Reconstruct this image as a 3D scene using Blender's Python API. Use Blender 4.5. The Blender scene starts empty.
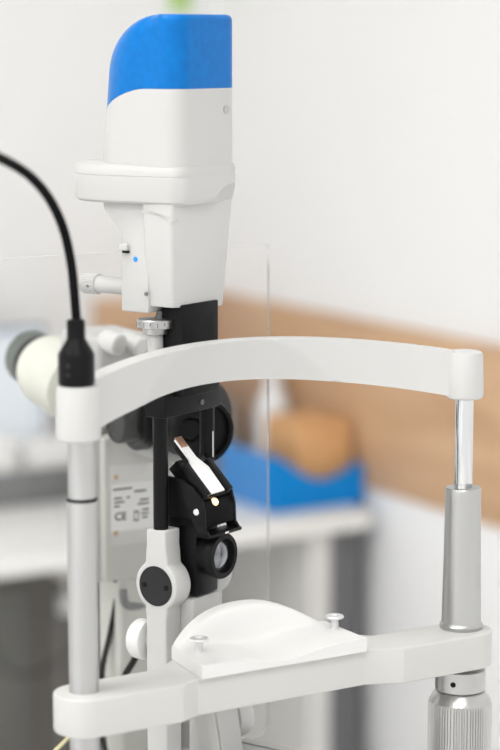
import bpy, bmesh, math, random
from mathutils import Vector, Matrix
random.seed(4)
S = bpy.context.scene
COL = S.collection
PI = math.pi

# ------------------------------------------------------------------ camera
F_PX = 2200.0
PITCH = math.atan(335 / F_PX)
RV = Vector((.857, -.515, 0)).normalized()
WV = Vector((.515, .857, 0)).normalized()
ZV = Vector((0, 0, 1))
CAM = -(.021 * RV + 1.4854 * WV) + Vector((0, 0, 1.45))
FW = math.cos(PITCH) * WV - math.sin(PITCH) * ZV
UP = math.sin(PITCH) * WV + math.cos(PITCH) * ZV
cd = bpy.data.cameras.new('camera')
cam = bpy.data.objects.new('camera', cd)
COL.objects.link(cam)
m3 = Matrix((RV, UP, -FW)).transposed()
cam.matrix_world = Matrix.Translation(CAM) @ m3.to_4x4()
cd.sensor_fit = 'VERTICAL'
cd.sensor_height = 36
cd.lens = F_PX / 750 * 36
cd.clip_start = .05
cd.clip_end = 60
cd.dof.use_dof = True
cd.dof.focus_distance = 1.575
cd.dof.aperture_fstop = 3.9
S.camera = cam


# ------------------------------------------------------------------ materials
def mat(name, col, rough=.45, metal=0., bump=0., bscale=300., noise=0., nscale=40., coat=0., spec=.5, emit=None, estr=0.):
    m = bpy.data.materials.new(name)
    m.use_nodes = True
    nt = m.node_tree
    b = nt.nodes['Principled BSDF']
    b.inputs['Base Color'].default_value = (*col, 1)
    b.inputs['Roughness'].default_value = rough
    b.inputs['Metallic'].default_value = metal
    b.inputs['Coat Weight'].default_value = coat
    b.inputs['Specular IOR Level'].default_value = spec
    if emit:
        b.inputs['Emission Color'].default_value = (*emit, 1)
        b.inputs['Emission Strength'].default_value = estr
    if noise or bump:
        tc = nt.nodes.new('ShaderNodeTexCoord')
        n = nt.nodes.new('ShaderNodeTexNoise')
        n.inputs['Scale'].default_value = nscale if noise else bscale
        n.inputs['Detail'].default_value = 4
        nt.links.new(tc.outputs['Object'], n.inputs['Vector'])
        if noise:
            r = nt.nodes.new('ShaderNodeValToRGB')
            r.color_ramp.elements[0].position = .3
            r.color_ramp.elements[1].position = .7
            r.color_ramp.elements[0].color = (*[c * (1 - noise) for c in col], 1)
            r.color_ramp.elements[1].color = (*[min(1, c * (1 + noise * .4)) for c in col], 1)
            nt.links.new(n.outputs['Fac'], r.inputs['Fac'])
            nt.links.new(r.outputs['Color'], b.inputs['Base Color'])
        if bump:
            n2 = nt.nodes.new('ShaderNodeTexNoise')
            n2.inputs['Scale'].default_value = bscale
            nt.links.new(tc.outputs['Object'], n2.inputs['Vector'])
            bp = nt.nodes.new('ShaderNodeBump')
            bp.inputs['Strength'].default_value = bump
            bp.inputs['Distance'].default_value = .001
            nt.links.new(n2.outputs['Fac'], bp.inputs['Height'])
            nt.links.new(bp.outputs['Normal'], b.inputs['Normal'])
    return m


def wood_mat(name, a, b_, vec_scale=(6, 1.2, 14)):
    m = bpy.data.materials.new(name)
    m.use_nodes = True
    nt = m.node_tree
    b = nt.nodes['Principled BSDF']
    tc = nt.nodes.new('ShaderNodeTexCoord')
    mp = nt.nodes.new('ShaderNodeMapping')
    mp.inputs['Scale'].default_value = vec_scale
    n = nt.nodes.new('ShaderNodeTexNoise')
    n.inputs['Scale'].default_value = 2.2
    n.inputs['Detail'].default_value = 6
    n.inputs['Distortion'].default_value = .8
    r = nt.nodes.new('ShaderNodeValToRGB')
    r.color_ramp.elements[0].position = .3
    r.color_ramp.elements[1].position = .72
    r.color_ramp.elements[0].color = (*a, 1)
    r.color_ramp.elements[1].color = (*b_, 1)
    nt.links.new(tc.outputs['Object'], mp.inputs['Vector'])
    nt.links.new(mp.outputs['Vector'], n.inputs['Vector'])
    nt.links.new(n.outputs['Fac'], r.inputs['Fac'])
    nt.links.new(r.outputs['Color'], b.inputs['Base Color'])
    b.inputs['Roughness'].default_value = .5
    return m


def glass_mat(name, haze=.06, tint=(1, 1, 1)):
    m = bpy.data.materials.new(name)
    m.use_nodes = True
    nt = m.node_tree
    nt.nodes.clear()
    out = nt.nodes.new('ShaderNodeOutputMaterial')
    tr = nt.nodes.new('ShaderNodeBsdfTransparent')
    tr.inputs['Color'].default_value = (*tint, 1)
    gl = nt.nodes.new('ShaderNodeBsdfGlossy')
    gl.inputs['Roughness'].default_value = .05
    df = nt.nodes.new('ShaderNodeBsdfDiffuse')
    df.inputs['Color'].default_value = (.9, .9, .88, 1)
    fr = nt.nodes.new('ShaderNodeFresnel')
    fr.inputs['IOR'].default_value = 1.3
    m1 = nt.nodes.new('ShaderNodeMixShader')
    m2 = nt.nodes.new('ShaderNodeMixShader')
    m2.inputs['Fac'].default_value = haze
    nt.links.new(fr.outputs['Fac'], m1.inputs['Fac'])
    nt.links.new(tr.outputs['BSDF'], m1.inputs[1])
    nt.links.new(gl.outputs['BSDF'], m1.inputs[2])
    nt.links.new(m1.outputs['Shader'], m2.inputs[1])
    nt.links.new(df.outputs['BSDF'], m2.inputs[2])
    nt.links.new(m2.outputs['Shader'], out.inputs['Surface'])
    return m


M = {
    'white': mat('white_enamel', (.50, .50, .49), .38, bump=.03, bscale=900),
    'band': mat('white_band_plastic', (.53, .53, .52), .42),
    'cup': mat('glossy_white_plastic', (.67, .67, .66), .32, coat=.2),
    'arm': mat('light_grey_enamel', (.525, .525, .505), .38, bump=.03, bscale=900),
    'neck': mat('pale_grey_enamel', (.53, .53, .52), .42, bump=.02, bscale=900),
    'blue': mat('blue_gloss', (.0, .145, .47), .3, coat=.0, spec=.18, noise=.1, nscale=160),
    'black': mat('black_anodised', (.006, .006, .0065), .34, spec=.12),
    'black_matte': mat('black_matte', (.006, .006, .0065), .55, spec=.05),
    'black_grey': mat('dark_grey_disc', (.02, .02, .021), .45, spec=.2),
    'rubber': mat('dark_green_rubber', (.10, .12, .105), .6),
    'cable': mat('black_cable_rubber', (.006, .006, .006), .5, spec=.05),
    'satin': mat('satin_aluminium', (.47, .47, .465), .36, metal=1., bump=.05, bscale=600),
    'brushed': mat('brushed_steel', (.50, .495, .49), .3, metal=1., bump=.06, bscale=900),
    'chrome': mat('chrome', (.66, .67, .68), .16, metal=1.),
    'cream': mat('cream_enamel', (.62, .63, .56), .4),
    'box': mat('grey_box_enamel', (.56, .56, .52), .45),
    'plate': mat('silver_label_plate', (.62, .62, .60), .4, metal=.2),
    'labelw': mat('white_label', (.8, .8, .79), .5),
    'ink': mat('black_ink', (.02, .02, .02), .6),
    'brass': mat('brass_screw', (.55, .40, .24), .35, metal=.9),
    'mirror': mat('mirror_glass', (.9, .9, .92), .04, metal=1.),
    'mirror_reflection': mat('painted_white_reflection', (.92, .92, .92), .25, spec=.6),
    'copper': mat('copper_patch', (.45, .26, .17), .4, metal=.5, noise=.5, nscale=900),
    'glow': mat('warm_lamp_reflection', (.9, .7, .4), .3, emit=(1, .72, .38), estr=1.15),
    'lens': mat('dark_lens_glass', (.04, .045, .055), .05, metal=.0, coat=1., spec=1.),
    'lens_grey': mat('grey_lens_glass', (.22, .23, .26), .12, metal=.6, coat=1., noise=.7, nscale=120),
    'bluedot': mat('blue_dot', (.0, .25, .8), .4),
    'shield': glass_mat('clear_acrylic', .014),
    'shield_edge': glass_mat('acrylic_cut_edge', .30, (.97, .95, .90)),
    'wall': mat('white_wall_paint', (.845, .845, .845), .7, bump=.02, bscale=200),
    'wall2': mat('white_back_wall_paint', (.845, .845, .84), .7, bump=.02, bscale=200),
    'wood': wood_mat('oak_panel', (.50, .30, .17), (.66, .44, .27), (6, 1.2, 9)),
    'desk': mat('white_laminate', (.80, .80, .78), .4),
    'deskleg': mat('grey_white_laminate', (.62, .61, .59), .5),
    'deskback': mat('taupe_board', (.105, .095, .082), .7, noise=.15, nscale=5),
    'olive': mat('olive_grey_board', (.095, .095, .08), .7, noise=.15, nscale=5),
    'pin': mat('pale_pin_metal', (.72, .72, .72), .5, metal=.75),
    'black_col': mat('black_column_paint', (.010, .010, .0105), .4, spec=.08),
    'lower_wall_bright': mat('lightened_lower_wall_white', (.94, .945, .95), .5),
    'filler': mat('dark_grey_laminate', (.13, .13, .135), .6),
    'floor': mat('grey_floor_vinyl', (.84, .84, .83), .5, noise=.04, nscale=6),
    'ceiling': mat('ceiling_white', (.85, .85, .85), .8),
    'light': mat('added_panel_light', (1, 1, 1), .5, emit=(1, .985, .96), estr=12.),
    'card': mat('cardboard', (.68, .38, .17), .7, noise=.1, nscale=8),
    'bluebin': mat('blue_bin_plastic', (.0, .22, .62), .5, spec=.2),
    'bottle': mat('white_bottle_plastic', (.82, .83, .84), .4),
    'orange': mat('orange_label', (.75, .3, .1), .5),
    'greybin': mat('grey_folder', (.22, .23, .23), .6),
    'screen': mat('pale_blue_screen', (.55, .59, .63), .3, emit=(.80, .87, .92), estr=.22),
    'bezel': mat('blue_grey_bezel', (.18, .25, .33), .45),
    'paper': mat('white_paper', (.82, .82, .81), .7),
    'darkgrey': mat('dark_grey_plastic', (.15, .155, .158), .5),
    'green': mat('green_sign', (.42, .62, .22), .5),
    'yellow': mat('pale_yellow_tube', (.62, .58, .34), .5),
    'beige': mat('beige_plastic', (.60, .58, .52), .5),
    'tablew': mat('table_white', (.7, .7, .69), .4),
}

# ------------------------------------------------------------------ object helpers
ORIGIN = {}


def thing(name, label, cat, loc=(0, 0, 0), group=None):
    o = bpy.data.objects.new(name, None)
    COL.objects.link(o)
    o.empty_display_size = .05
    o.location = loc
    ORIGIN[o] = Vector(loc)
    o['label'] = label
    o['category'] = cat
    if group:
        o['group'] = group
    return o


def link(name, me, parent=None, ang=35, loc=None):
    me.name = name
    base = ORIGIN.get(parent, Vector((0, 0, 0)))
    if parent is None and loc is not None:
        base = Vector(loc)
    me.transform(Matrix.Translation(-base))
    for p in me.polygons:
        p.use_smooth = True
    me.set_sharp_from_angle(angle=math.radians(ang))
    o = bpy.data.objects.new(name, me)
    COL.objects.link(o)
    if parent is not None:
        o.parent = parent
    elif loc is not None:
        o.location = loc
    ORIGIN[o] = base
    return o


def obj(name, bm, m, parent=None, T=None, ang=35, loc=None, label=None):
    if T is not None:
        bm.transform(T)
    bmesh.ops.recalc_face_normals(bm, faces=bm.faces)
    me = bpy.data.meshes.new(name)
    bm.to_mesh(me)
    bm.free()
    for x in (m if isinstance(m, (list, tuple)) else [m]):
        me.materials.append(x)
    o = link(name, me, parent, ang, loc)
    if label:
        o['label'] = label
    return o


def tag(o, label, cat, group=None, kind=None):
    o['label'] = label
    o['category'] = cat
    if group:
        o['group'] = group
    if kind:
        o['kind'] = kind
    return o


def struct(name, bm, m):
    o = obj(name, bm, m)
    o['kind'] = 'structure'
    return o


def bevel(bm, w, seg=3, ang=25, edges=None):
    if edges is None:
        edges = [e for e in bm.edges if len(e.link_faces) == 2 and e.calc_face_angle(0) > math.radians(ang)]
    bmesh.ops.bevel(bm, geom=edges, offset=w, segments=seg, profile=.5, affect='EDGES', clamp_overlap=True)


def merge(*bms):
    """append several bmeshes into the first"""
    a = bms[0]
    for b in bms[1:]:
        me = bpy.data.meshes.new('tmp')
        b.to_mesh(me)
        b.free()
        a.from_mesh(me)
        bpy.data.meshes.remove(me)
    return a


def box(x0, x1, y0, y1, z0, z1, bv=0., seg=3):
    bm = bmesh.new()
    bmesh.ops.create_cube(bm, size=1)
    bm.transform(Matrix.Translation(((x0 + x1) / 2, (y0 + y1) / 2, (z0 + z1) / 2)) @ Matrix.Diagonal((x1 - x0, y1 - y0, z1 - z0, 1)))
    if bv:
        bevel(bm, bv, seg)
    return bm


def prism(poly, axis, a0, a1, bv=0., seg=3, bang=40):
    """poly: 2-D outline; axis 'x','y','z' is the extrusion direction from a0 to a1"""
    bm = bmesh.new()

    def pt(u, v, a):
        return {'x': (a, u, v), 'y': (u, a, v), 'z': (u, v, a)}[axis]
    lo = [bm.verts.new(pt(u, v, a0)) for u, v in poly]
    hi = [bm.verts.new(pt(u, v, a1)) for u, v in poly]
    n = len(poly)
    bm.faces.new(lo)
    bm.faces.new(hi[::-1])
    for i in range(n):
        bm.faces.new((lo[i], lo[(i + 1) % n], hi[(i + 1) % n], hi[i]))
    bmesh.ops.recalc_face_normals(bm, faces=bm.faces)
    if bv:
        bevel(bm, bv, seg, bang)
    return bm


def basis(d):
    d = Vector(d).normalized()
    a = Vector((0, 0, 1)) if abs(d.z) < .9 else Vector((1, 0, 0))
    u = d.cross(a).normalized()
    v = d.cross(u)
    return d, u, v


def lathe(base, axis, prof, seg=48, rib=0, ribd=0., rib_rows=()):
    """prof: list of (r, h) along axis; closes ends; rib: number of flutes on the rows listed"""
    d, u, v = basis(axis)
    base = Vector(base)
    bm = bmesh.new()
    rings = []
    for k, (r, h) in enumerate(prof):
        if r < 1e-7:
            rings.append([bm.verts.new(base + d * h)])
            continue
        ring = []
        for i in range(seg):
            t = 2 * PI * i / seg
            rr = r
            if rib and k in rib_rows:
                ph = (t * rib / (2 * PI)) % 1
                rr = r - (ribd if ph >= .5 else 0)
            ring.append(bm.verts.new(base + d * h + (u * math.cos(t) + v * math.sin(t)) * rr))
        rings.append(ring)
    for a, b in zip(rings, rings[1:]):
        if len(a) == 1 and len(b) == 1:
            continue
        for i in range(seg):
            j = (i + 1) % seg
            if len(a) == 1:
                bm.faces.new((a[0], b[i], b[j]))
            elif len(b) == 1:
                bm.faces.new((a[i], a[j], b[0]))
            else:
                bm.faces.new((a[i], a[j], b[j], b[i]))
    if len(rings[0]) > 1:
        bm.faces.new(rings[0])
    if len(rings[-1]) > 1:
        bm.faces.new(rings[-1][::-1])
    return bm


def cyl(base, axis, r, h, bv=None, seg=40):
    bv = min(r, h) * .12 if bv is None else bv
    if bv <= 0:
        return lathe(base, axis, [(r, 0), (r, h)], seg)
    return lathe(base, axis, [(r - bv, 0), (r - bv * .3, bv * .3), (r, bv), (r, h - bv), (r - bv * .3, h - bv * .3), (r - bv, h)], seg)


def tube(pts, r, seg=14, sub=8):
    """smooth tube through points"""
    P = [Vector(p) for p in pts]
    path = []
    for i in range(len(P) - 1):
        p0 = P[max(i - 1, 0)]
        p1, p2 = P[i], P[i + 1]
        p3 = P[min(i + 2, len(P) - 1)]
        for k in range(sub):
            t = k / sub
            path.append(.5 * ((2 * p1) + (p2 - p0) * t + (2 * p0 - 5 * p1 + 4 * p2 - p3) * t * t + (3 * p1 - p0 - 3 * p2 + p3) * t ** 3))
    path.append(P[-1])
    bm = bmesh.new()
    rings = []
    prev = None
    for i, p in enumerate(path):
        d = (path[min(i + 1, len(path) - 1)] - path[max(i - 1, 0)]).normalized()
        if prev is None:
            _, u, v = basis(d)
        else:
            u = (prev - d * prev.dot(d)).normalized()
            v = d.cross(u)
        prev = u
        rings.append([bm.verts.new(p + (u * math.cos(2 * PI * k / seg) + v * math.sin(2 * PI * k / seg)) * r) for k in range(seg)])
    for a, b in zip(rings, rings[1:]):
        for i in range(seg):
            j = (i + 1) % seg
            bm.faces.new((a[i], a[j], b[j], b[i]))
    bm.faces.new(rings[0])
    bm.faces.new(rings[-1][::-1])
    return bm


def loft(rings, cap=True):
    bm = bmesh.new()
    R = [[bm.verts.new(p) for p in ring] for ring in rings]
    n = len(R[0])
    for a, b in zip(R, R[1:]):
        for i in range(n):
            j = (i + 1) % n
            bm.faces.new((a[i], a[j], b[j], b[i]))
    if cap:
        bm.faces.new(R[0])
        bm.faces.new(R[-1][::-1])
    return bm


def boolean(o, cutter_bm, op='DIFFERENCE'):
    """cut a shape out of a finished mesh (evaluated to a plain mesh at once)"""
    me = bpy.data.meshes.new('cut')
    bmesh.ops.recalc_face_normals(cutter_bm, faces=cutter_bm.faces)
    cutter_bm.to_mesh(me)
    cutter_bm.free()
    me.transform(Matrix.Translation(-ORIGIN[o]))
    c = bpy.data.objects.new('cut', me)
    COL.objects.link(c)
    c.parent = o.parent
    md = o.modifiers.new('b', 'BOOLEAN')
    md.operation = op
    md.solver = 'EXACT'
    md.object = c
    bpy.context.view_layer.update()
    dg = bpy.context.evaluated_depsgraph_get()
    new = bpy.data.meshes.new_from_object(o.evaluated_get(dg))
    o.modifiers.clear()
    old = o.data
    o.data = new
    bpy.data.objects.remove(c)
    bpy.data.meshes.remove(me)
    bpy.data.meshes.remove(old)
    for p in new.polygons:
        p.use_smooth = True
    new.set_sharp_from_angle(angle=math.radians(35))


def text_bm(s, size, depth=.0002):
    cu = bpy.data.curves.new('t', 'FONT')
    cu.body = s
    cu.size = size
    cu.extrude = depth
    cu.offset = size * .018
    cu.align_x = 'LEFT'
    o = bpy.data.objects.new('t', cu)
    COL.objects.link(o)
    bpy.context.view_layer.update()
    dg = bpy.context.evaluated_depsgraph_get()
    me = bpy.data.meshes.new_from_object(o.evaluated_get(dg))
    bm = bmesh.new()
    bm.from_mesh(me)
    bpy.data.objects.remove(o)
    bpy.data.curves.remove(cu)
    bpy.data.meshes.remove(me)
    return bm


def sstep(a, b, x):
    t = max(0., min(1., (x - a) / (b - a)))
    return t * t * (3 - 2 * t)


# ------------------------------------------------------------------ room
XW, YB, XL, YF, H = 1.13, 2.03, -2.9, -2.6, 2.7
struct('floor', box(XL, XW, YF, YB, -.1, 0), M['floor'])
struct('ceiling', box(XL, XW, YF, YB, H, H + .1), M['ceiling'])
struct('wall_right', box(XW, XW + .1, YF, YB + .1, -.1, H + .1), M['wall'])
struct('wall_back', box(XL, XW, YB, YB + .1, -.1, H + .1), M['wall2'])
# oak wainscot strip along both walls at desk height
o = struct('trim_1', box(XW - .018, XW, .95, YB, .757, 1.018, .003, 2), M['wood'])
struct('lightened_lower_wall', box(XW - .012, XW, YF, YB, 0, .757, .002, 2), M['lower_wall_bright'])  # lower wall coloured lighter to make up for the light it lacks
o = struct('trim_2', box(.885, XW - .018, YB - .018, YB, .757, 1.018, .003, 2), M['wood'])
# pale grey window blind / curtain panel on the back wall left of the oak strip
k = 0
for (cx, cy) in ((-2.0, -1.5), (-.7, -1.5), (-2.0, .1), (-.7, .1)):  # unseen glowing panels, added overhead to light the room
    k += 1
    t = thing('added_ceiling_light', 'unseen square ceiling light panel added overhead', 'ceiling light', (cx, cy, H), 'added ceiling light panels')
    w = .3 if k < 5 else .25
    fr = prism([(cx - w - .03, cy - w - .03), (cx + w + .03, cy - w - .03), (cx + w + .03, cy + w + .03), (cx - w - .03, cy + w + .03)], 'z', H - .012, H)
    obj('frame', fr, M['ceiling'], t)
    obj('diffuser', box(cx - w, cx + w, cy - w, cy + w, H - .016, H - .012), M['light'], t)

# green upright sign far up on the back wall
t = thing('wall_sign', 'green upright sign high on the back wall above the blue cap', 'sign', (1.06, YB, 1.49))
obj('board', box(1.037, 1.075, YB - .008, YB, 1.497, 1.62, .001), M['green'], t)

# ------------------------------------------------------------------ desk in the corner
t = thing('desk', 'white laminate desk against the back wall under the oak strip', 'desk', (.2, 1.7, 0))
obj('desktop', box(-.52, 1.086, 1.485, YB - .012, .705, .733, .004), M['desk'], t)
obj('side_panel', box(.985, 1.026, 1.505, YB - .03, 0, .705, .002), M['deskleg'], t)
obj('side_panel', box(-.50, -.46, 1.505, YB - .03, 0, .705, .002), M['deskleg'], t)
obj('end_filler', box(1.027, 1.082, 1.515, YB - .03, 0, .704, .002), M['filler'], t, label='dark grey end panel beside the wall')
obj('back_panel', box(.66, .985, 1.90, 1.918, .05, .705), M['deskback'], t, label='dark taupe back panel')
obj('back_panel', box(-.46, .66, 1.86, 1.878, .04, .705), M['olive'], t, label='olive grey back panel')
obj('crossbar', box(-.46, .66, 1.845, 1.86, .28, .32, .002), M['deskback'], t)
DESK_BEFORE = set(COL.objects)
# cable loop hanging under desk, small white adapter
o = obj('hanging_cable', tube([(.57, 1.72, .719), (.545, 1.72, .60), (.575, 1.71, .50), (.65, 1.71, .49), (.76, 1.71, .56), (.80, 1.71, .66), (.80, 1.71, .719)], .003), M['cable'], loc=(.65, 1.71, .6))
tag(o, 'thin dark cable hanging in a loop under the white desk', 'cable')
t = thing('power_adapter', 'pale power adapter block hanging under the white desk', 'adapter', (.69, 1.72, .55))
obj('housing', box(.665, .712, 1.70, 1.735, .63, .7215, .006), M['beige'], t)
obj('plug', box(.675, .70, 1.705, 1.73, .57, .60, .004), M['paper'], t)
obj('lead', tube([(.688, 1.717, .60), (.688, 1.717, .63)], .004, sub=2), M['paper'], t)


# blue bin with cardboard box
def bin_bm(x0, x1, y0, y1, z0, zl, zr, w=.004):
    bm = bmesh.new()
    n = 20

    def top(u):
        return zl + (zr - zl) * u - .030 * math.sin(PI * u) ** 1.5
    outer = [(x0 + (x1 - x0) * i / n, y0) for i in range(n + 1)] + [(x1, y1 - (y1 - y0) * 0)] + [(x1 - (x1 - x0) * i / n, y1) for i in range(1, n + 1)]
    def zt(x):
        return top((x - x0) / (x1 - x0))
    cx, cy = (x0 + x1) / 2, (y0 + y1) / 2
    sx, sy = (x1 - x0 - 2 * w) / (x1 - x0), (y1 - y0 - 2 * w) / (y1 - y0)
    rings = []
    rings.append([(x, y, z0) for x, y in outer])
    rings.append([(x, y, zt(x)) for x, y in outer])
    rings.append([(cx + (x - cx) * sx, cy + (y - cy) * sy, zt(x)) for x, y in outer])
    rings.append([(cx + (x - cx) * sx, cy + (y - cy) * sy, z0 + w) for x, y in outer])
    return loft(rings)


o = obj('storage_bin', bin_bm(.922, 1.085, 1.475, 1.64, .75, .838, .812), M['bluebin'], loc=(.98, 1.55, .75))
tag(o, 'low blue plastic bin with a dipped rim on the white desk', 'bin')
t = thing('cardboard_box', 'orange brown cardboard box standing inside the blue bin', 'box', (1.02, 1.56, .754))
obj('carton', box(.980, 1.079, 1.50, 1.60, .7545, .880, .002), M['card'], t)
obj('flap', box(.983, 1.076, 1.503, 1.549, .880, .8815, 0), M['card'], t)
obj('flap', box(.983, 1.076, 1.551, 1.597, .880, .8815, 0), M['card'], t)
t = thing('spray_bottle', 'white plastic bottle standing behind the blue bin on the desk', 'bottle', (1.0, 1.675, .75))
bx, by = 1.052, 1.69
obj('body', lathe((bx, by, .75), ZV, [(.026, 0), (.029, .004), (.029, .12), (.022, .145), (.013, .155)]), M['bottle'], t)
obj('cap', lathe((bx, by, .905), ZV, [(.014, 0), (.014, .025), (.008, .03), (.008, .038)]), M['bottle'], t)
obj('label_band', lathe((bx, by, .775), ZV, [(.0292, 0), (.0295, .001), (.0295, .03), (.0292, .031)]), M['orange'], t, label='orange band round the bottle')
t = thing('file_box', 'dark grey upright file box on the desk left of the white bottle', 'file box', (.95, 1.78, .75))
obj('case', box(.955, 1.005, 1.74, 1.92, .75, .885, .003), M['greybin'], t)
obj('spine_label', box(.965, .995, 1.738, 1.7402, .80, .86), M['beige'], t)

# pale monitor, keyboard, papers on the left part of the desk
t = thing('monitor', 'small monitor with a pale blue screen on the left of the desk', 'monitor', (.56, 1.85, .75))
obj('screen', box(.345, .705, 1.830, 1.834, .838, 1.008), M['screen'], t)
o = prism([(.338, .830), (.713, .830), (.713, 1.016), (.338, 1.016)], 'y', 1.833, 1.85, .004)
obj('bezel', o, M['bezel'], t)
obj('neck', box(.50, .56, 1.85, 1.87, .76, .93, .004), M['bezel'], t)
obj('foot', box(.42, .64, 1.83, 1.94, .75, .76, .003), M['bezel'], t)
t = thing('document_tray', 'dark grey document tray on the desk in front of the pale monitor', 'tray', (.62, 1.77, .75))
obj('tray_base', box(.470, .780, 1.725, 1.815, .75, .756, .001), M['darkgrey'], t)
obj('tray_front', box(.470, .780, 1.725, 1.729, .756, .806, .001), M['darkgrey'], t)
obj('tray_side', box(.470, .474, 1.729, 1.815, .756, .806, .001), M['darkgrey'], t)
obj('tray_side', box(.776, .780, 1.729, 1.815, .756, .806, .001), M['darkgrey'], t)
for i, (x0, x1, y0, y1, z0, z1, lb) in enumerate(((.628, .765, 1.737, 1.81, .7565, .84, 'white paper stack on the right in the dark document tray'),
                                            (.484, .612, 1.737, 1.81, .7565, .852, 'taller white paper stack on the left in the dark document tray'))):
    bm = None
    zz = z0
    q = 0
    while zz < z1 - 1e-4:
        dx, dy = random.uniform(-.003, .003), random.uniform(-.002, .002)
        b = box(x0 + dx, x1 + dx, y0 + dy, y1 + dy, zz, zz + .005)
        bm = b if bm is None else merge(bm, b)
        zz += .005
    o = obj('paper_stack', bm, M['paper'], loc=((x0 + x1) / 2, (y0 + y1) / 2, z0))
    tag(o, lb, 'paper stack')

# everything on the desk takes its place on the finished desk
for o in [q for q in COL.objects if q not in DESK_BEFORE and q.parent is None]:
    o.location = o.location + Vector((.024, .067, -.0168))

# ------------------------------------------------------------------ instrument table below the frame
t = thing('instrument_table', 'white instrument table that carries the slit lamp', 'table', (0, .08, 0))
TZ = .80
obj('tabletop', box(-.26, .24, -.10, .29, TZ - .03, TZ, .006), M['tablew'], t)
obj('column', cyl((0, .1, .03), ZV, .04, TZ - .06, .003), M['satin'], t)
obj('foot', box(-.2, .2, -.1, .3, 0, .03, .01), M['arm'], t)

# ------------------------------------------------------------------ chin rest frame
LX, RX = -.1525, .156
HF = thing('chin_rest_frame', 'white chin and forehead rest frame on two metal posts in front of the slit lamp', 'chin rest', (0, 0, TZ))
# left post
PL = obj('left_post', lathe((LX, 0, TZ), ZV, [(.013, 0), (.013, .01), (.0099, .0105), (.0099, .3525), (.0094, .3535), (.0089, .3545), (.0089, .40)], 40), M['satin'], HF, label='satin metal post on the left')
obj('marker_ring', lathe((LX, 0, 1.1525), ZV, [(.0088, 0), (.0101, .0005), (.0104, .0013), (.0101, .0021), (.0088, .0026)]), M['black'], PL)
# right column
R1 = obj('rod', cyl((RX, 0, 1.128), ZV, .0065, .082, .0004), M['chrome'], HF, label='chrome rod on the right')
obj('sleeve', lathe((RX, 0, 1.0245), ZV, [(.0155, 0), (.0158, .0005), (.0158, .003), (.0147, .0042), (.0144, .006), (.0140, .03), (.0134, .062), (.0130, .098), (.0130, .1035), (.0124, .1048), (.006, .1048)]), M['satin'], HF)
R2 = obj('collar', lathe((RX, 0, .978), ZV, [(.0172, 0), (.0185, .001), (.0185, .0158), (.0175, .0165)]), M['satin'], HF)
dxy = (-.80, -.60, 0)
obj('set_screw', cyl(Vector((RX, 0, .986)) + Vector(dxy).normalized() * .0173, dxy, .0021, .0014, .0002, 16), M['black'], R2)
NR = 64
prof = [(.0165, .0), (.0185, -.001), (.0205, -.0035), (.0228, -.008), (.0234, -.011), (.0234, -.12), (.021, -.122), (.012, -.122), (.012, -.178)]
obj('height_knob', lathe((RX, 0, .978), ZV, prof, NR * 6, NR, .0010, (4, 5)), M['brushed'], HF, ang=20, label='fluted steel height knob')


# support bar: plan outline, extruded
def arc(cx, cy, r, a0, a1, n):
    return [(cx + r * math.cos(math.radians(a0 + (a1 - a0) * i / n)), cy + r * math.sin(math.radians(a0 + (a1 - a0) * i / n))) for i in range(n + 1)]


bar = arc(LX, -.0015, .0212, 90, 270, 20) + [(-.090, -.0227), (-.0745, -.0150), (.0615, -.0135), (.088, -.0245)]
bar += arc(RX, -.0045, .0200, -90, 90, 20) + [(.088, .0155), (.066, .036), (-.066, .036), (-.088, .0197)]
obj('support_bar', prism(bar, 'z', .9985, 1.0247, .0018, 3, 60), M['arm'], HF, ang=18, label='grey white cross bar')
# chin cup
NX, NY = 72, 40
CX0, CX1 = -.0735, .0600


def cup_y(i, j):
    u = i / NX
    x = CX0 + (CX1 - CX0) * u
    yf = -.0190
    s = (x - (CX0 + CX1) / 2) / ((CX1 - CX0) / 2)
    yb = .035 + .022 * max(0, 1 - abs(s) ** 2.2)
    x += .0065 * (j / NY) * max(0, -s)
    return x, yf + (yb - yf) * (j / NY), s


def cup_z(s, v):
    base = 1.0345
    q = (s - .13) / (1.10 if s < .13 else .78)
    rim = .0185 * max(0, 1 - abs(q) ** 2.1)
    wall = sstep(.70, .86, v)
    dish = -.0062 * math.exp(-(s / .50) ** 2 * 1.6) * (1 - sstep(.62, .95, v))
    return base + rim * wall + dish


bm = bmesh.new()
top = [[None] * (NY + 1) for _ in range(NX + 1)]
bot = [[None] * (NY + 1) for _ in range(NX + 1)]
for i in range(NX + 1):
    for j in range(NY + 1):
        x, y, s = cup_y(i, j)
        top[i][j] = bm.verts.new((x, y, cup_z(s, j / NY)))
        bot[i][j] = bm.verts.new((x, y, 1.0250))
for i in range(NX):
    for j in range(NY):
        bm.faces.new((top[i][j], top[i + 1][j], top[i + 1][j + 1], top[i][j + 1]))
        bm.faces.new((bot[i][j], bot[i][j + 1], bot[i + 1][j + 1], bot[i + 1][j]))
rim_edges = []
for i in range(NX):
    bm.faces.new((top[i][0], bot[i][0], bot[i + 1][0], top[i + 1][0]))
    bm.faces.new((top[i + 1][NY], bot[i + 1][NY], bot[i][NY], top[i][NY]))
for j in range(NY):
    bm.faces.new((top[0][j + 1], bot[0][j + 1], bot[0][j], top[0][j]))
    bm.faces.new((top[NX][j], bot[NX][j], bot[NX][j + 1], top[NX][j + 1]))
bm.edges.ensure_lookup_table()
for i in range(NX):
    for e in (bm.edges.get((top[i][0], top[i + 1][0])), bm.edges.get((top[i][NY], top[i + 1][NY]))):
        rim_edges.append(e)
for j in range(NY):
    for e in (bm.edges.get((top[0][j], top[0][j + 1])), bm.edges.get((top[NX][j], top[NX][j + 1]))):
        rim_edges.append(e)
bevel(bm, .0014, 3, edges=rim_edges)
obj('chin_cup', bm, M['cup'], HF, ang=40, label='glossy white chin cup with a raised back rim')
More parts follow.
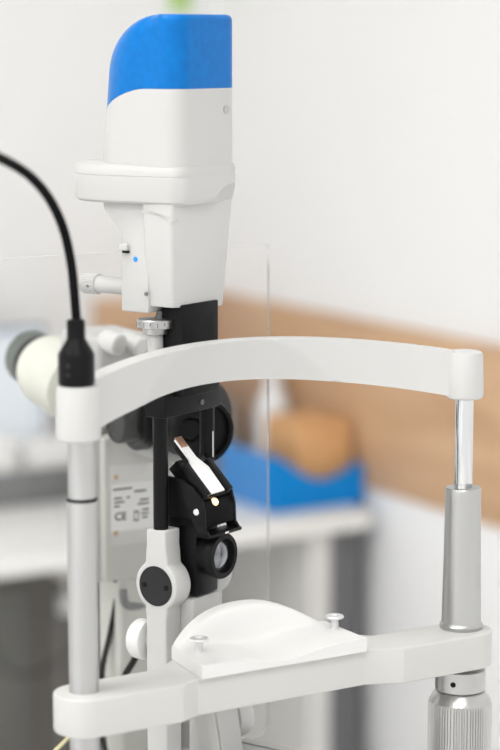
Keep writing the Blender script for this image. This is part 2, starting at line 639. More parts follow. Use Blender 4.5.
for px_, py_ in ((-.0578, .0125), (.0548, .0148)):
    obj('paper_pin', lathe((px_, py_, 1.0343), ZV, [(.0036, 0), (.0030, .0006), (.0027, .006), (.0034, .0072), (.0064, .0080), (.0068, .0090), (.0062, .0098), (.003, .0100), (.0026, .0093), (0, .0092)], 28), M['pin'], HF, label='small pale metal pin')

# forehead band
NXB, NZB = 96, 16
A = .1525


def mid_y(x):
    return .055 * (1 - (x / A) ** 2)


def ztop(x):
    return 1.2293 + .0122 * (1 - (x / A) ** 2)


def zbot(x):
    return 1.1952 + .0168 * (1 - (x / A) ** 2)


def y_front(x, z):
    u = ztop(x) - z
    d = .0028 + .32 * u - 1.9 * (x + .012) ** 2
    return mid_y(x) - .0062 + max(0., d)


bm = bmesh.new()
fr = []
bk = []
for i in range(NXB + 1):
    x = -.146 + .294 * i / NXB
    fr.append([])
    bk.append([])
    for j in range(NZB + 1):
        z = zbot(x) + (ztop(x) - zbot(x)) * j / NZB
        fr[-1].append(bm.verts.new((x, y_front(x, z), z)))
        bk[-1].append(bm.verts.new((x, mid_y(x) + .0105, z)))
edges = []
for i in range(NXB):
    for j in range(NZB):
        bm.faces.new((fr[i][j], fr[i + 1][j], fr[i + 1][j + 1], fr[i][j + 1]))
        bm.faces.new((bk[i][j], bk[i][j + 1], bk[i + 1][j + 1], bk[i + 1][j]))
    bm.faces.new((fr[i][NZB], fr[i + 1][NZB], bk[i + 1][NZB], bk[i][NZB]))
    bm.faces.new((fr[i + 1][0], fr[i][0], bk[i][0], bk[i + 1][0]))
for i in (0, NXB):
    for j in range(NZB):
        bm.faces.new((fr[i][j], fr[i][j + 1], bk[i][j + 1], bk[i][j]))
bm.edges.ensure_lookup_table()
for i in range(NXB):
    for a in (fr, bk):
        for j in (0, NZB):
            edges.append(bm.edges.get((a[i][j], a[i + 1][j])))
bevel(bm, .0016, 3, edges=edges)
BD = obj('forehead_band', bm, M['band'], HF, ang=50, label='white curved forehead band')
obj('end_cap', lathe((LX - .0018, 0, 1.1932), ZV, [(.0128, 0), (.0143, .001), (.0146, .003), (.0141, .033), (.0134, .0356), (.0120, .0362)]), M['band'], BD)
obj('end_cap', lathe((RX, 0, 1.1948), ZV, [(.0115, 0), (.0132, .001), (.0137, .003), (.0129, .032), (.0122, .0335), (.0105, .0343), (.0098, .0345), (.0096, .0340), (0, .0340)]), M['band'], BD)
# fixation lamp on gooseneck
FXX = LX - .0028
FX = obj('fixation_lamp_socket', lathe((FXX, 0, 1.229), ZV, [(.0105, 0), (.0117, .0012), (.0119, .004), (.0119, .0205), (.0110, .0225), (.0062, .0305), (.0060, .0315), (.0060, .0425), (.0050, .0432)]), M['black'], HF, label='black socket on the left cap')
gp = [(76.5, 322, 0), (74.5, 296, 0), (71, 262, -.001), (63, 228, -.004), (50, 200, -.010), (32, 178, -.02), (10, 163, -.03), (-14, 153, -.045), (-40, 150, -.06)]
cy, sy = math.cos(PITCH), math.sin(PITCH)


def ray(px, py):
    return (px - 250) / F_PX * RV - (py - 375) / F_PX * UP + FW


def onY(px, py, Y):
    r = ray(px, py)
    return CAM + r * ((Y - CAM.y) / r.y)


def onZ(px, py, Z):
    r = ray(px, py)
    return CAM + r * ((Z - CAM.z) / r.z)


gpts = [onY(a, b, c) for a, b, c in gp]
end = gpts[-1]
gpts += [end + Vector((-.035, -.02, -.012)), end + Vector((-.055, -.035, -.05))]
gn = obj('gooseneck', tube(gpts, .0031, 14), M['cable'], FX)
obj('fixation_lamp_head', lathe(gpts[-1], (gpts[-1] - gpts[-2]), [(.003, -.002), (.007, .002), (.008, .02), (.006, .024), (0, .024)], 24), M['black'], FX)
for dz in (.0085, .0145):
    obj('socket_button', cyl(Vector((FXX, 0, 1.229 + dz)) + (-WV * .92 - RV * .38) * .0111, -WV * .92 - RV * .38, .0016, .0016, .0003, 16), M['black_grey'], FX)
# thin pale tube hanging below the left clamp
obj('pale_tube', tube([(LX + .006, .014, .995), (LX - .005, .02, .985), (LX - .018, .03, .965), (LX - .03, .035, .93), (LX - .035, .03, .86), (LX - .03, .02, TZ)], .0013, 10), M['yellow'], HF)

# ------------------------------------------------------------------ slit lamp: illumination tower
T0 = onY(184.2, 480, .10)
T0.z = 0
FV = (math.cos(math.radians(55)) * -WV + math.sin(math.radians(55)) * RV).normalized()
LV = (math.cos(math.radians(35)) * -WV - math.sin(math.radians(35)) * RV).normalized()
TM = Matrix(((FV.x, LV.x, 0, T0.x), (FV.y, LV.y, 0, T0.y), (0, 0, 1, 0), (0, 0, 0, 1)))
DT = (T0 - CAM).dot(WV)      # horizontal distance of the tower


def zt(row, f=0., l=0.):
    """height of image row at the tower point (f, l)"""
    p = T0 + FV * f + LV * l
    d = (p - CAM).dot(WV)
    r = ray(183, row)
    return CAM.z + r.z * d / r.dot(WV)


SL = thing('slit_lamp', 'white and black slit lamp microscope with a blue capped lamp tower', 'slit lamp', (0, .16, TZ))
mm = .001

# --- lamp housing
def dsect(f1, hw, rc, fb, hb, c, z, n=56, zfun=None, flare=0.):
    """D-shaped section: front corners rounded (rc) at f1, back half-ellipse of half width hb centre c reaching fb"""
    pts = []
    N1 = 10
    for k in range(N1 + 1):
        a = math.radians(90 * k / N1)
        pts.append((f1 - rc + rc * math.cos(a), hw - rc + rc * math.sin(a)))
    N2 = 8
    for k in range(1, N2):
        t = k / N2
        pts.append(((f1 - rc) * (1 - t) + c * t, hw * (1 - t) + hb * t))
    N3 = 30
    for k in range(N3 + 1):
        a = math.radians(90 + 180 * k / N3)
        pts.append((c + (c - fb) * math.cos(a), hb * math.sin(a)))
    for k in range(1, N2):
        t = k / N2
        pts.append((c * (1 - t) + (f1 - rc) * t, -(hb * (1 - t) + hw * t)))
    for k in range(N1 + 1):
        a = math.radians(-90 + 90 * k / N1)
        pts.append((f1 - rc + rc * math.cos(a), -(hw - rc) + rc * math.sin(a)))
    return [(f, l, z if zfun is None else zfun(f)) for f, l in pts]


zF0, zF1 = zt(205, .018, .03), zt(166, .018, .03)      # flange bottom/top at its front left corner
zSEAM, zTOP = zt(88), zt(14.5)
zH0 = zt(162)
f1 = 24.5 * mm
flange = []
fh = zF1 - zF0
for (ins, zz) in ((.0025, zF0), (.0006, zF0 + .0015), (0, zF0 + .004), (0, zF0 + fh * .68), (.0004, zF0 + fh * .70), (.0, zF0 + fh * .72), (0, zF1 - .004), (.0012, zF1 - .0012), (.004, zF1)):
    flange.append(dsect(f1 - ins * .4, .0385 - ins, .013, -.0865 + ins, .042 - ins, -.044, zz))
bm = loft(flange)
HS = obj('lamp_housing_base', bm, M['white'], SL, TM, ang=40, label='white rounded flange under the lamp housing')
cut = lathe((.0, 0, 0), (0, 0, 1), [(0, -1), (.38, -.92), (.71, -.71), (.92, -.38), (1, 0), (.92, .38), (.71, .71), (.38, .92), (0, 1)], 40)
cut.transform(TM @ Matrix.Translation((.0305, -.036, zF0 - .003)) @ Matrix.Diagonal((.014, .036, .0185, 1)))
boolean(HS, cut)


def hs_prof(z):
    """back reach, centre and half width of the housing at height z"""
    t = (z - zH0) / (zTOP - zH0)
    t = max(0., min(1., t))
    # lean of the back wall and the big rounded shoulder
    back = -.0615 + .0095 * t
    q = max(0., (t - .60) / .40)
    shoulder = 1 - math.sqrt(max(0., 1 - q ** 2.3))
    fb = back + .047 * shoulder
    hb = .0372 - .001 * t - .0075 * shoulder
    c = min(-.024 + .010 * t + .016 * shoulder, f1 - .012)
    if fb > c - .006:
        fb = c - .006
    qt = max(0., (t - .955) / .045)
    edge = .0028 * (1 - math.sqrt(max(0., 1 - qt * qt)))
    return fb + edge, c, hb - edge, edge


def hs_ring(z, drop=0.):
    def prof(zz):
        fb, c, hb, e = hs_prof(zz)
        return dsect(f1 - .0008 - e, .0375 - e, .0150, fb, hb, c, zz)
    ring = prof(z)
    if drop:
        out = []
        for k, p in enumerate(ring):
            zz = z
            f, l = p[0], p[1]
            for _ in range(4):
                zz = z - drop * (sstep(-.004, -.066, f) if f < 0 else 0.) ** 1.0
                zz = z - drop * max(0., min(1., (-.006 - f) / .046)) ** 1.6
                q = prof(zz)[k]
                f, l = q[0], q[1]
            out.append((f, l, zz))
        return out
    return ring


rings = []
DROP = .0165
n = 12
for k in range(n + 1):
    t = k / n
    rings.append(hs_ring(zF1 - .002 + (zSEAM - zF1 + .002) * t, DROP * t))
HO = obj('lamp_housing', loft(rings), M['white'], SL, TM, ang=50, label='white lamp housing')
rings = [[(p[0] * .992, p[1] * .992, p[2] - .0004) for p in hs_ring(zSEAM, DROP)]]
n = 44
for k in range(n + 1):
    t = 1 - (1 - k / n) ** 1.35
    rings.append(hs_ring(zSEAM + .0004 + (zTOP - zSEAM - .0004) * t, DROP * (1 - t) ** 1.0))
obj('blue_cap', loft(rings), M['blue'], HO, TM, ang=50, label='glossy blue cap')
zs = zt(109, .02, -.03)
obj('housing_screw', lathe((f1 - .0010, -.0195, zs), (1, .0, 0), [(.0031, 0), (.0031, .0008), (.0024, .0010), (.0018, .0004), (0, .0004)], 20), M['brushed'], HO, TM)

# --- neck box below the housing
zB1, zB0 = zF0 + .0005, zt(308, .014, .03)
zBm = zt(212, .017, .036)


def rect_ring(f0, f1_, l0, l1, z, r=.003, n=4):
    pts = []
    for (cf, cl, a0) in ((f1_ - r, l1 - r, 0), (f0 + r, l1 - r, 90), (f0 + r, l0 + r, 180), (f1_ - r, l0 + r, 270)):
        for k in range(n + 1):
            a = math.radians(a0 + 90 * k / n)
            pts.append((cf + r * math.cos(a), cl + r * math.sin(a), z))
    return pts


def slant(ring):
    return [(f, l, z - .0042 * max(0., min(1., (.030 - l) / .060))) for f, l, z in ring]


rings = [slant(rect_ring(-.0104, .0130, -.0300, .0302, zB0)), slant(rect_ring(-.0106, .0136, -.0308, .0308, zB0 + .0015)),
         rect_ring(-.0090, .0176, -.0366, .0366, zBm), rect_ring(-.0090, .0178, -.0368, .0368, zB1)]
NB = obj('lamp_neck', loft(rings), M['neck'], SL, TM, ang=30, label='tapered pale grey neck box')
# rounded cover recess at the top left of the box side face
cut = prism(arc(-.010, 0, .020, 0, 180, 20), 'y', .0355, .05)
zc = zt(222, .0, .037)
# rear body of the neck with bracket
zR0 = zt(312, -.02, .032)
poly = [(-.0305, zR0), (-.006, zR0), (-.006, zB1), (-.047, zB1), (-.0455, zB1 - .006), (-.0305, zt(231, -.03, .032))]
RB = obj('neck_back', prism(poly, 'y', -.031, .033, .0015, 2, 20), M['white'], SL, TM, label='white rear part of the neck')
za = zt(246.5, -.03, .033)
obj('latch', box(-.0300, -.0225, .028, .0362, za - .0025, za + .0022, .0008), M['white'], RB, TM)
obj('latch_gap', box(-.0268, -.0224, .0325, .0362, za - .0042, za - .0026, .0003), M['black'], RB, TM)
za = zt(259, -.02, .033)
obj('blue_dot', cyl((-.0172, .0325, za), (0, 1, 0), .0019, .0009, .0002, 20), M['bluedot'], RB, TM)
za = zt(294, -.008, .036)
obj('lock_screw', cyl((-.0070, .0335, za), (0, 1, 0), .0013, .0018, .0002, 16), M['darkgrey'], NB, TM)
za = zt(207, -.005, .036)
obj('hand_grip', loft([[(-.0088 + .027 * k / 20 * 1, .0366 + .0010 * math.sin(PI * k / 20), za - .0022 - (.0058 * (k / 20) ** 2.2)), ] * 1 + [(-.0088 + .027 * k / 20, .0366 + .0001, za - .0042 - (.0058 * (k / 20) ** 2.2)), (-.0088 + .027 * k / 20, .030, za - .003 - (.0058 * (k / 20) ** 2.2))] for k in range(21)]), M['white'], NB, TM, label='thin curved lip on the neck side')
# horizontal rod with collar
zr = zt(286, -.045, .012)
RK = obj('filter_rod', cyl((-.029, .012, zr), (-1, 0, 0), .0062, .041, .0004), M['white'], RB, TM)
obj('filter_knob', lathe((-.067, .012, zr), (-1, 0, 0), [(.0062, 0), (.0076, .0006), (.0076, .0130), (.0068, .0145), (.0030, .015)], 96, 32, .0006, (1, 2)), M['white'], RK, TM, ang=20)
obj('knob_set_screw', cyl((-.072, .0190, zr - .001), (0, 1, 0), .0011, .0010, .0001, 12), M['darkgrey'], RK, TM)

# --- column and graduated ring
zC1, zC0 = zB0 + .001, zt(392)
cb = box(-.0035, .0152, -.0216, .0216, zC0, zC1, .0008, 2)
CO = obj('lamp_column', cb, M['black_col'], SL, TM, label='black lamp column')
zc_ = zt(322, .015, -.008)
cut = prism([(-.0145, zc_ - .0028), (-.0015, zc_ - .0028), (-.0015, zc_ + .0025), (-.009, zc_ + .0030), (-.0145, zc_ + .0012)], 'x', .009, .03)
cut.transform(TM)
boolean(CO, cut)

za = zt(328, -.008, .025)
gc = (-.0062, .0250)
RG = obj('graduated_ring', lathe((*gc, za), ZV, [(.0085, -.0042), (.0090, -.0036), (.0090, 0), (.0128, .0003), (.0132, .0008), (.0132, .0062), (.0128, .0067), (.009, .0068)], 56), M['satin'], SL, TM, label='silver ring with scale marks')
bm = None
for k in range(16):
    a = 2 * PI * k / 16
    b = box(.0131, .01335, -.00022, .00022, .0016, .0050)
    if k % 2:
        b = box(.0131, .01335, -.00022, .00022, .0030, .0050)
    b.transform(Matrix.Translation((*gc, za)) @ Matrix.Rotation(a, 4, 'Z'))
    bm = b if bm is None else merge(bm, b)
obj('scale_marks', bm, M['ink'], RG, TM)
obj('ring_spindle', cyl((*gc, zt(400)), ZV, .0056, za - zt(400) - .003, .0003), M['white'], SL, TM, label='white spindle under the silver ring')
obj('ring_bracket', lathe((-.006, .021, za + .006), (.2, -.1, 1), [(.003, 0), (.0026, .006), (.001, .0065)], 16), M['darkgrey'], SL, TM)

# --- lower block with two fork rods
zK1, zK0 = zt(382), zt(419, .0076, .033)
LB = obj('fork_block', box(-.0094, .0078, -.0338, .0338, zK0, zK1, .001, 2), M['black'], SL, TM, label='black block joining the fork rods')
za = zt(402, .008, -.012)
obj('block_screw', lathe((.0078, -.0115, za), (1, 0, 0), [(.0020, -.0002), (.0020, .0006), (.0012, .0006), (.0010, .0001), (0, .0001)], 16), M['darkgrey'], LB, TM)
zA1 = zt(530, .008, .028)
for s in (1, -1):
    b = lathe((0, .0280 * s, zA1 - .004), ZV, [(.0054, 0), (.0054, zK0 - zA1 + .008)], 32)
    FRD = obj('fork_rod', b, M['black'], SL, TM)
    if s < 0:
        obj('rod_groove', box(.0052, .00555, .0280 * s - .0005, .0280 * s + .0005, zt(462), zt(436), 0), M['labelw'], FRD, TM)


# --- fork arms with pivot discs
def arm_profile(zb):
    zd = zt(586, 0, .034)
    R = .0185
    top = zA1
    pts = [(.0085, top), (.0085, top - .0115)]
    a0 = math.degrees(math.asin(.0105 / R))
    pts += [(.0090, top - .0150)]
    for k in range(13):
        a = math.radians(58 - (58 + 60) * k / 12)
        pts.append((R * math.cos(a), zd + R * math.sin(a)))
    pts += [(.0098, zd - .0185), (.0092, zd - .024), (.0092, zb)]
    pts2 = [(-x, z) for x, z in pts[::-1]]
    return pts + pts2, zd


zArmB = .848
for s in (1, -1):
    poly, zd = arm_profile(zArmB)
    l0, l1 = (.0165, .0345) if s > 0 else (-.0345, -.0165)
    AR = obj('fork_arm', prism(poly, 'y', l0, l1, .0016, 3, 30), M['white'], SL, TM, label='white fork arm')
    d = obj('pivot_disc', lathe((0, .0346 * s - .0006 * s, zd), (0, s, 0), [(.0146, -.0004), (.0146, .0009), (.0142, .0012), (0, .0012)], 56), M['black_grey'], AR, TM, label='dark grey pivot disc')
    for df in (-.0098, .0098):
        obj('pin_hole', cyl((df, .0346 * s, zd), (0, s, 0), .0021, .0009, .0001, 20), M['black'], AR, TM)
# cross piece between the arms, right below the black block
zX = zt(598, .02, .01)
obj('fork_bridge', box(-.0085, .0195, -.0166, .0166, .998, zX, .0015), M['white'], SL, TM, label='white bridge between the fork arms')

# --- mirror holder
zP1 = zt(470, .01, .0197)
zP0 = zt(538, .033, .0197)
zq = zt(483, .02, .0197)
side = [(-.004, zP0 + .012), (-.004, zq + .003)] + [(.012, zq + .0015), (.022, zq - .003), (.029, zq - .010), (.0318, zq - .019), (.0325, zP0 + .006), (.0365, zP0 + .001), (.0365, zP0), (.026, zP0), (.020, zP0 + .012)]
MH = None
for s in (1, -1):
    l0, l1 = (.0172, .0197) if s > 0 else (-.0197, -.0172)
    o = obj('mirror_side_plate', prism(side, 'y', l0, l1, .0004, 2), M['black'], SL, TM, label='black rounded side plate of the mirror holder')
    zsc = zt(512, .025, .0197)
    obj('side_screw', lathe((.0255, .0195 * s, zsc), (0, s, 0), [(.0026, 0), (.0026, .0008), (.002, .0013), (0, .0014)], 20), M['chrome'], o, TM)
obj('holder_lip', box(.024, .0372, -.0197, .0197, zP0 - .0006, zP0 + .0018, .0005), M['black'], SL, TM)
obj('lip_mark', box(.0371, .0375, -.003, .001, zP0 + .0002, zP0 + .0014), M['labelw'], SL, TM)
# sloping mirror (45 degrees): its white reflection is put into the strip's colour, between black rails
zmB, fmB = zt(493, .0285, 0), .0290
zmT, fmT = zt(440, -.005, 0), -.0060
ax = Vector((fmB - fmT, 0, zmB - zmT))
L = ax.length
axn = ax.normalized()
nrm = Vector((axn.z * -1, 0, axn.x))          # faces up and forward
if nrm.x < 0:
    nrm = -nrm
MB = Matrix((axn, Vector((0, 1, 0)), nrm)).transposed().to_4x4()
MB = Matrix.Translation((fmT, 0, zmT)) @ MB     # local: x down the slope, y = l, z = out of the mirror
strip = [(.018, .0045), (.028, .0098), (L, .0086), (L, -.0086), (.028, -.0098), (.018, -.0045), (0, -.0045), (0, .0045)]
obj('mirror_strip', prism(strip, 'z', 0, .0016, .0002, 1), M['mirror_reflection'], SL, TM @ MB, label='sloping mirror strip painted with a white reflection')
obj('mirror_tip', box(-.0012, .0080, -.0040, .0040, .0012, .0022, .0003), M['copper'], SL, TM @ MB, label='copper coloured tip of the reflector')
for s in (1, -1):
    y0, y1 = sorted((.0102 * s, .0165 * s))
    obj('mirror_rail', box(.022, L + .001, y0, y1, -.006, .0035, .0008), M['black'], SL, TM @ MB)
obj('mirror_bed', box(.016, L + .0015, -.0165, .0165, -.010, -.0002, .0008), M['black'], SL, TM @ MB)
obj('mirror_tail', box(.004, .018, -.0048, .0048, -.004, -.0002, .0006), M['black'], SL, TM @ MB)
# dark body between the plates, below the mirror
poly = [(.000, zP0 + .006), (.0318, zP0 + .006), (.0318, zt(508, .032, 0)), (.0285, zt(499, .0285, 0)), (.010, zt(486, .0, 0)), (.0, zt(486, .0, 0))]
HB = obj('holder_body', prism(poly, 'y', -.0172, .0172, .0006, 2), M['black_matte'], SL, TM, label='black body below the mirror')
zl = zt(502, .030, .003)
obj('lamp_reflection', lathe((.0292, .0030, zl), (.8, 0, .6), [(.0028, -.002), (.0030, .0006), (.0025, .0016), (.0013, .0023), (0, .0025)], 24), M['glow'], HB, TM, label='small warm glowing reflection of the lamp')  # glowing dot stands in for the lamp's reflection
obj('rear_screw', lathe((.004, .0125, zt(465, .004, .0125)), ZV, [(.004, -.004), (.004, .0012), (.002, .0016), (0, .0016)], 24), M['plate'], SL, TM)
# --- lens barrel and its block
zL = zt(555, .03, 0)
zb0 = zt(597, .02, .013)
obj('lens_block', prism([(-.008, zP0 + .013), (.0205, zP0 + .013), (.0205, zb0), (-.008, zb0 + .004)], 'y', -.0132, .0132, .001, 2), M['black'], SL, TM, label='black block behind the lens')
obj('lens_neck', box(-.0080, .022, -.0165, .0165, zP0 + .0135, zP0 + .0150 + .010, .0008), M['black'], SL, TM)
LBR = obj('lens_barrel', lathe((.0195, 0, zL), (1, 0, 0), [(.0142, 0), (.0146, .001), (.0146, .0085), (.0150, .0088), (.0168, .0100), (.0168, .0150), (.0160, .0163), (.0125, .0163), (.0118, .0135), (.0118, .010)], 56), M['black'], SL, TM, label='black lens barrel')
obj('lens_glass', lathe((.0195, 0, zL), (1, 0, 0), [(.0119, .0118), (.0090, .0138), (.0050, .0150), (0, .0154)], 48), M['lens_grey'], LBR, TM, label='grey reflecting lens')

# --- base of the tower
zc0 = zt(736)
pc = onZ(243, 736.5, .925)
rel = pc - T0
fc, lc = rel.dot(FV), rel.dot(LV)
obj('tower_foot', box(fc, fc + .085, lc, lc + .075, TZ + .04, .925, .002), M['arm'], SL, TM, label='grey foot plate')
BS = obj('foot_line', box(fc + .0005, fc + .0800, lc + .012, lc + .0125, .9249, .9254), M['ink'], SL, TM)
obj('grey_post', prism([(-.003, .997), (.016, .997), (.033, .90), (.013, .90)], 'y', -.034, -.006, .0015, 2), M['arm'], SL, TM, label='sloping grey post')
obj('post_cover', prism([(.0165, .995), (.0178, .995), (.0348, .90), (.0335, .90)], 'y', -.0325, -.0075, .0004, 1), M['neck'], SL, TM)
# cross-slide base that carries everything
obj('slide_base', box(-.11, .13, .04, .27, TZ, TZ + .05, .008), M['arm'], SL, label='grey cross slide base')
# knobs
pk = onY(136, 640, .105)
pk = T0 + LV * .024 - FV * .0135
pk.z = zt(640, -.014, .024)
kb = lathe(pk, -FV, [(.006, 0), (.0125, .0004), (.0140, .0012), (.0148, .003), (.0150, .006), (.0146, .0105), (.0130, .0125), (.0118, .0128), (.0112, .0120), (0, .0118)], 48)
obj('lock_knob', kb, M['cup'], SL, label='white knob left of the fork arm')
obj('knob_shaft', cyl(pk - FV * .001, FV, .0062, .012, .0008), M['white'], SL)
pk2 = onY(237, 716, .12)
kb = lathe(pk2 + Vector((-.006, 0, 0)), (1, 0, 0), [(.0125, 0), (.0150, .001), (.0153, .003), (.0150, .010), (.0135, .0135), (.010, .0155), (.004, .0165), (0, .0166)], 48)
obj('lock_knob', kb, M['cup'], SL, label='white domed knob right of the grey post')
obj('knob_shaft', cyl(pk2 + Vector((-.03, 0, 0)), (1, 0, 0), .006, .026, .0005), M['white'], SL)

# --- microscope
OC = onY(206, 432, .16)
ox, oz = OC.x, OC.z
OB = obj('objective', lathe((ox, .16, oz), (0, 1, 0), [(.0205, .004), (.0210, .0), (.0243, .0), (.0248, .001), (.0248, .012), (.0235, .013), (.0235, .034)], 64), M['black'], SL, label='black objective ring')
obj('objective_glass', lathe((ox, .16, oz), (0, 1, 0), [(0, .009), (.012, .0095), (.0212, .0105), (.0212, .014)], 48), M['lens'], OB)
obj('objective_cell', lathe((ox - .011, .16, oz + .002), (0, 1, 0), [(.0075, .008), (.0078, .004), (.0092, .004), (.0092, .010)], 36), M['black_grey'], OB)
body = [(ox - .016, oz - .030), (ox + .026, oz - .030), (ox + .034, oz - .020), (ox + .034, oz + .014), (ox + .022, oz + .028), (ox - .008, oz + .028), (ox - .016, oz + .014)]
MBY = obj('microscope_body', prism(body, 'y', .197, .345, .005, 4, 15), M['white'], SL, ang=30, label='white microscope body')
for s in (-1, 1):
    x0 = ox + (.033 if s > 0 else -.0135)
    kn = obj('magnification_knob', lathe((x0, .225, oz + .002), (s, 0, 0), [(.020, 0), (.0205, .001), (.0205, .0035), (.0232, .004), (.0240, .005), (.0240, .0135), (.0228, .015), (.019, .0155), (.0185, .0145), (0, .0145)], 56), M['black_matte'] if s > 0 else M['black'], SL, label='black drum knob on the side of the microscope')
# left knob: inner black drum with a dark screw and white index mark
obj('index_mark', box(ox - .0225, ox - .020, .2004, .2012, oz - .012, oz - .006), M['labelw'], SL)
obj('drum', lathe((ox - .0275, .225, oz + .002), (-1, 0, 0), [(.0170, -.002), (.0170, .0150), (.0160, .0165), (0, .0165)], 48), M['black'], SL, label='black drum left of the objective')
obj('drum_screw', cyl((ox - .0385, .2088, oz + .003), (0, -1, 0), .0030, .0010, .0002, 20), M['black_matte'], SL)
# binocular head and oculars
obj('binocular_head', box(ox - .050, ox + .048, .270, .325, oz - .020, oz + .030, .012, 4), M['white'], SL, label='white binocular head')
for s in (-1,):
    ex = ox + s * .0325
    ax_ = Vector((0, 1, .16)).normalized()
    b0 = Vector((ex, .305, oz + .015))
    BR = obj('eyepiece_tube', lathe(b0, ax_, [(.024, 0), (.0295, .002), (.0302, .010), (.0298, .056), (.0275, .064), (.0250, .067), (.0235, .0675)], 56), M['cream'], SL, label='cream eyepiece tube')
    obj('eyepiece_ring', lathe(b0, ax_, [(.0225, .066), (.0246, .067), (.0246, .0765), (.0222, .0775)], 56), M['black'], BR)
    obj('eyecup', lathe(b0, ax_, [(.0215, .077), (.0232, .078), (.0228, .097), (.0205, .101), (.0150, .102)], 144, 36, .0009, (1, 2)), M['rubber'], BR, ang=20, label='dark ribbed eyecup')
xa, xb = onY(86, 340, .28).x, ox + .012
za = onY(120, 334, .27).z
obj('microscope_housing', box(xa, xb, .262, .33, oz + .01, za, .007, 4), M['white'], SL, label='white upper housing of the microscope')
# small white lock knobs on top of the microscope
kc = onY(119, 345, .255)
kx = Vector((.42, -1, -.22)).normalized()
b = lathe(kc, kx, [(.0078, -.016), (.0088, -.015), (.0092, -.012), (.0092, 0), (.0082, .0012), (.0068, .0014)], 36)
TK = obj('top_knob', b, M['cup'], SL, label='small white knob on top of the microscope')
obj('knob_face', cyl(kc + kx * .0008, kx, .0068, .0010, .0002, 28), M['box'], TK)
b = lathe(onY(141, 347, .256), kx, [(.0070, -.02), (.0078, -.018), (.0078, 0), (.0068, .001), (0, .001)], 36)
obj('top_knob', b, M['cup'], SL, label='second white knob on top of the microscope')
# stand that carries the microscope
obj('microscope_arm', box(ox - .022, ox + .022, .262, .300, TZ + .05, oz - .028, .004), M['box'], SL, label='grey column under the microscope')

# --- power box with label under the microscope
bx0, bx1, by0, by1 = -.0055, .046, .256, .292
pz1, pz0 = onY(103, 438, .256).z, onY(103, 583, .256).z
PB = obj('power_box', box(bx0, bx1, by0, by1, pz0, pz1, .0025), M['box'], SL, label='grey power box with a rating plate')
obj('box_flange', box(bx0 - .010, bx0 + .002, by0 + .006, by1, pz0 - .001, pz1 + .006, .0015), M['neck'], PB)
p0 = onY(110, 466, by0)
p1 = onY(150, 541, by0)
obj('rating_plate', box(p0.x, p1.x + .004, by0 - .0008, by0, p1.z, p0.z, .0004), M['plate'], PB)
q0 = onY(110, 485, by0)
q1 = onY(150, 527, by0)
obj('rating_label', box(q0.x, p1.x + .003, by0 - .0011, by0 - .0008, q1.z, q0.z), M['labelw'], PB)
RXM = Matrix.Rotation(PI / 2, 4, 'X')
lx0 = q0.x + .002
bm = text_bm('CE', .0088)
bm.transform(Matrix.Translation((lx0 + .0012, by0 - .0012, onY(110, 521, by0).z)) @ RXM)
for row, (a, w_) in ((490, (.000, .017)), (494, (.019, .011)), (499, (.001, .007)), (503, (.001, .009)), (499, (.012, .003)), (503, (.024, .008)), (507, (.001, .005)), (507, (.022, .010)), (514.5, (.0185, .0045)), (523, (.0182, .005)), (513, (.026, .006)), (517, (.025, .007)), (521, (.026, .005))):
    z_ = onY(110, row, by0).z
    b = box(lx0 + a, lx0 + a + w_, by0 - .00125, by0 - .0011, z_ - .0007, z_ + .0007)
    bm = merge(bm, b)
for a, b2 in ((.0185, 0), (.0222, 0)):
    bm = merge(bm, box(lx0 + a, lx0 + a + .0007, by0 - .00125, by0 - .0011, onY(110, 521.5, by0).z, onY(110, 514.5, by0).z))
obj('label_print', bm, M['ink'], PB, ang=60)
for row in (477, 533):
    s_ = onY(115.5, row, by0)
    obj('plate_screw', lathe((s_.x, by0 - .0008, s_.z), (0, -1, 0), [(.0021, 0), (.0021, .0006), (.0014, .0012), (0, .0013)], 18), M['brass'], PB)
c0 = onY(118, 584, .27)
CP = obj('cable_plug', lathe((c0.x, .27, pz0 + .001), (0, 0, -1), [(.0052, 0), (.0052, .004), (.0030, .006), (.0026, .009)], 20), M['cable'], PB)
obj('power_cable', tube([(c0.x, .27, pz0 - .006), (c0.x - .001, .271, pz0 - .02), (c0.x - .006, .274, pz0 - .05), (c0.x - .012, .276, pz0 - .08), (c0.x - .014, .272, pz0 - .13), (c0.x - .01, .26, TZ + .04)], .0024, 12), M['cable'], PB, label='black power cable')
# dark cable handle behind pivot disc
h0 = [onY(123, 590, .26), onY(124, 602, .26), onY(130, 606, .262), onY(143, 605, .265), onY(156, 603, .27)]
obj('grip_bar', tube(h0, .0032, 12), M['darkgrey'], SL, label='dark bent grip bar')
k0 = [onY(142, 640, .20), onY(135, 658, .20), onY(127, 672, .205), onY(118, 690, .21), onY(112, 720, .215)]
obj('lower_cable', tube(k0, .0026, 12), M['cable'], SL, label='black cable behind the white knob')
obj('rear_panel', box(onY(106, 640, .30).x, .060, .300, .312, TZ + .05, pz0 + .02, .002), M['olive'], SL, label='grey rear cover of the stand')

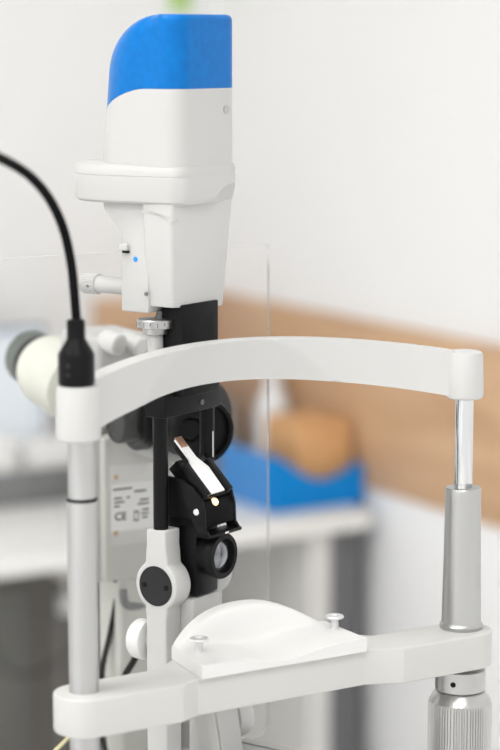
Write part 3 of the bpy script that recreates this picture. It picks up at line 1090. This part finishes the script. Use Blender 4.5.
# ------------------------------------------------------------------ breath shield
Y_S = .192
x0, x1, z0, z1, r = -.24, .1082, .898, 1.2935, .010
pl = arc(x1 - r, z1 - .003, .003, 90, 0, 4)
pl = [(x1 - .003 + .003 * math.cos(math.radians(a)), z1 - .003 + .003 * math.sin(math.radians(a))) for a in (90, 45, 0)]
pl += [(x1 - r + r * math.cos(math.radians(a)), z0 + r + r * math.sin(math.radians(a))) for a in (0, -22, -45, -68, -90)]
pl += [(x0, z0), (x0, z1)]
hole = [(ox + .0252 * math.cos(2 * PI * k / 48), oz + .0252 * math.sin(2 * PI * k / 48)) for k in range(48)]
bm = prism(pl, 'y', Y_S, Y_S + .002)
SH = obj('breath_shield', bm, [M['shield'], M['shield_edge']], loc=(ox, Y_S, 1.1), ang=20)
cut = prism(hole, 'y', Y_S - .01, Y_S + .012)
boolean(SH, cut)
for p in SH.data.polygons:
    if abs(p.normal.y) < .5:
        p.material_index = 1
tag(SH, 'clear acrylic breath shield hanging on the microscope objective', 'breath shield')

# ------------------------------------------------------------------ light
w = bpy.data.worlds.new('world')
S.world = w
w.use_nodes = True
bg = w.node_tree.nodes['Background']
bg.inputs['Color'].default_value = (1, .99, .98, 1)
bg.inputs['Strength'].default_value = 1.05
# unseen wide window, added in the left wall for side light
wz0, wz1, wy0, wy1 = .12, 2.3, -1.9, 1.6
struct('wall_left', merge(box(XL - .1, XL, YF, YB, -.1, wz0), box(XL - .1, XL, YF, YB, wz1, H + .1), box(XL - .1, XL, YF, wy0, wz0, wz1), box(XL - .1, XL, wy1, YB, wz0, wz1)), M['wall2'])
bm = None
for yy in (wy0, (wy0 + wy1) / 2 - .02, wy1 - .04):
    b = box(XL - .08, XL - .02, yy, yy + .04, wz0, wz1, .003)
    bm = b if bm is None else merge(bm, b)
for zz in (wz0, wz1 - .04):
    bm = merge(bm, box(XL - .08, XL - .02, wy0, wy1, zz, zz + .04, .003))
struct('added_window', bm, M['ceiling'])
ld = bpy.data.lights.new('added_side_light', 'AREA')  # area lamp behind the added window, brightens from the left
ld.shape = 'RECTANGLE'
ld.size = wy1 - wy0
ld.size_y = wz1 - wz0
ld.energy = 6
ld.color = (.97, .985, 1)
lo = bpy.data.objects.new('added_side_light', ld)
COL.objects.link(lo)
lo.location = (XL - .12, (wy0 + wy1) / 2, (wz0 + wz1) / 2)
lo.rotation_euler = (PI / 2, 0, -PI / 2)
S.view_settings.view_transform = 'Standard'
S.view_settings.look = 'None'
S.view_settings.gamma = 1
S.view_settings.exposure = .2
S.view_settings.use_curve_mapping = False
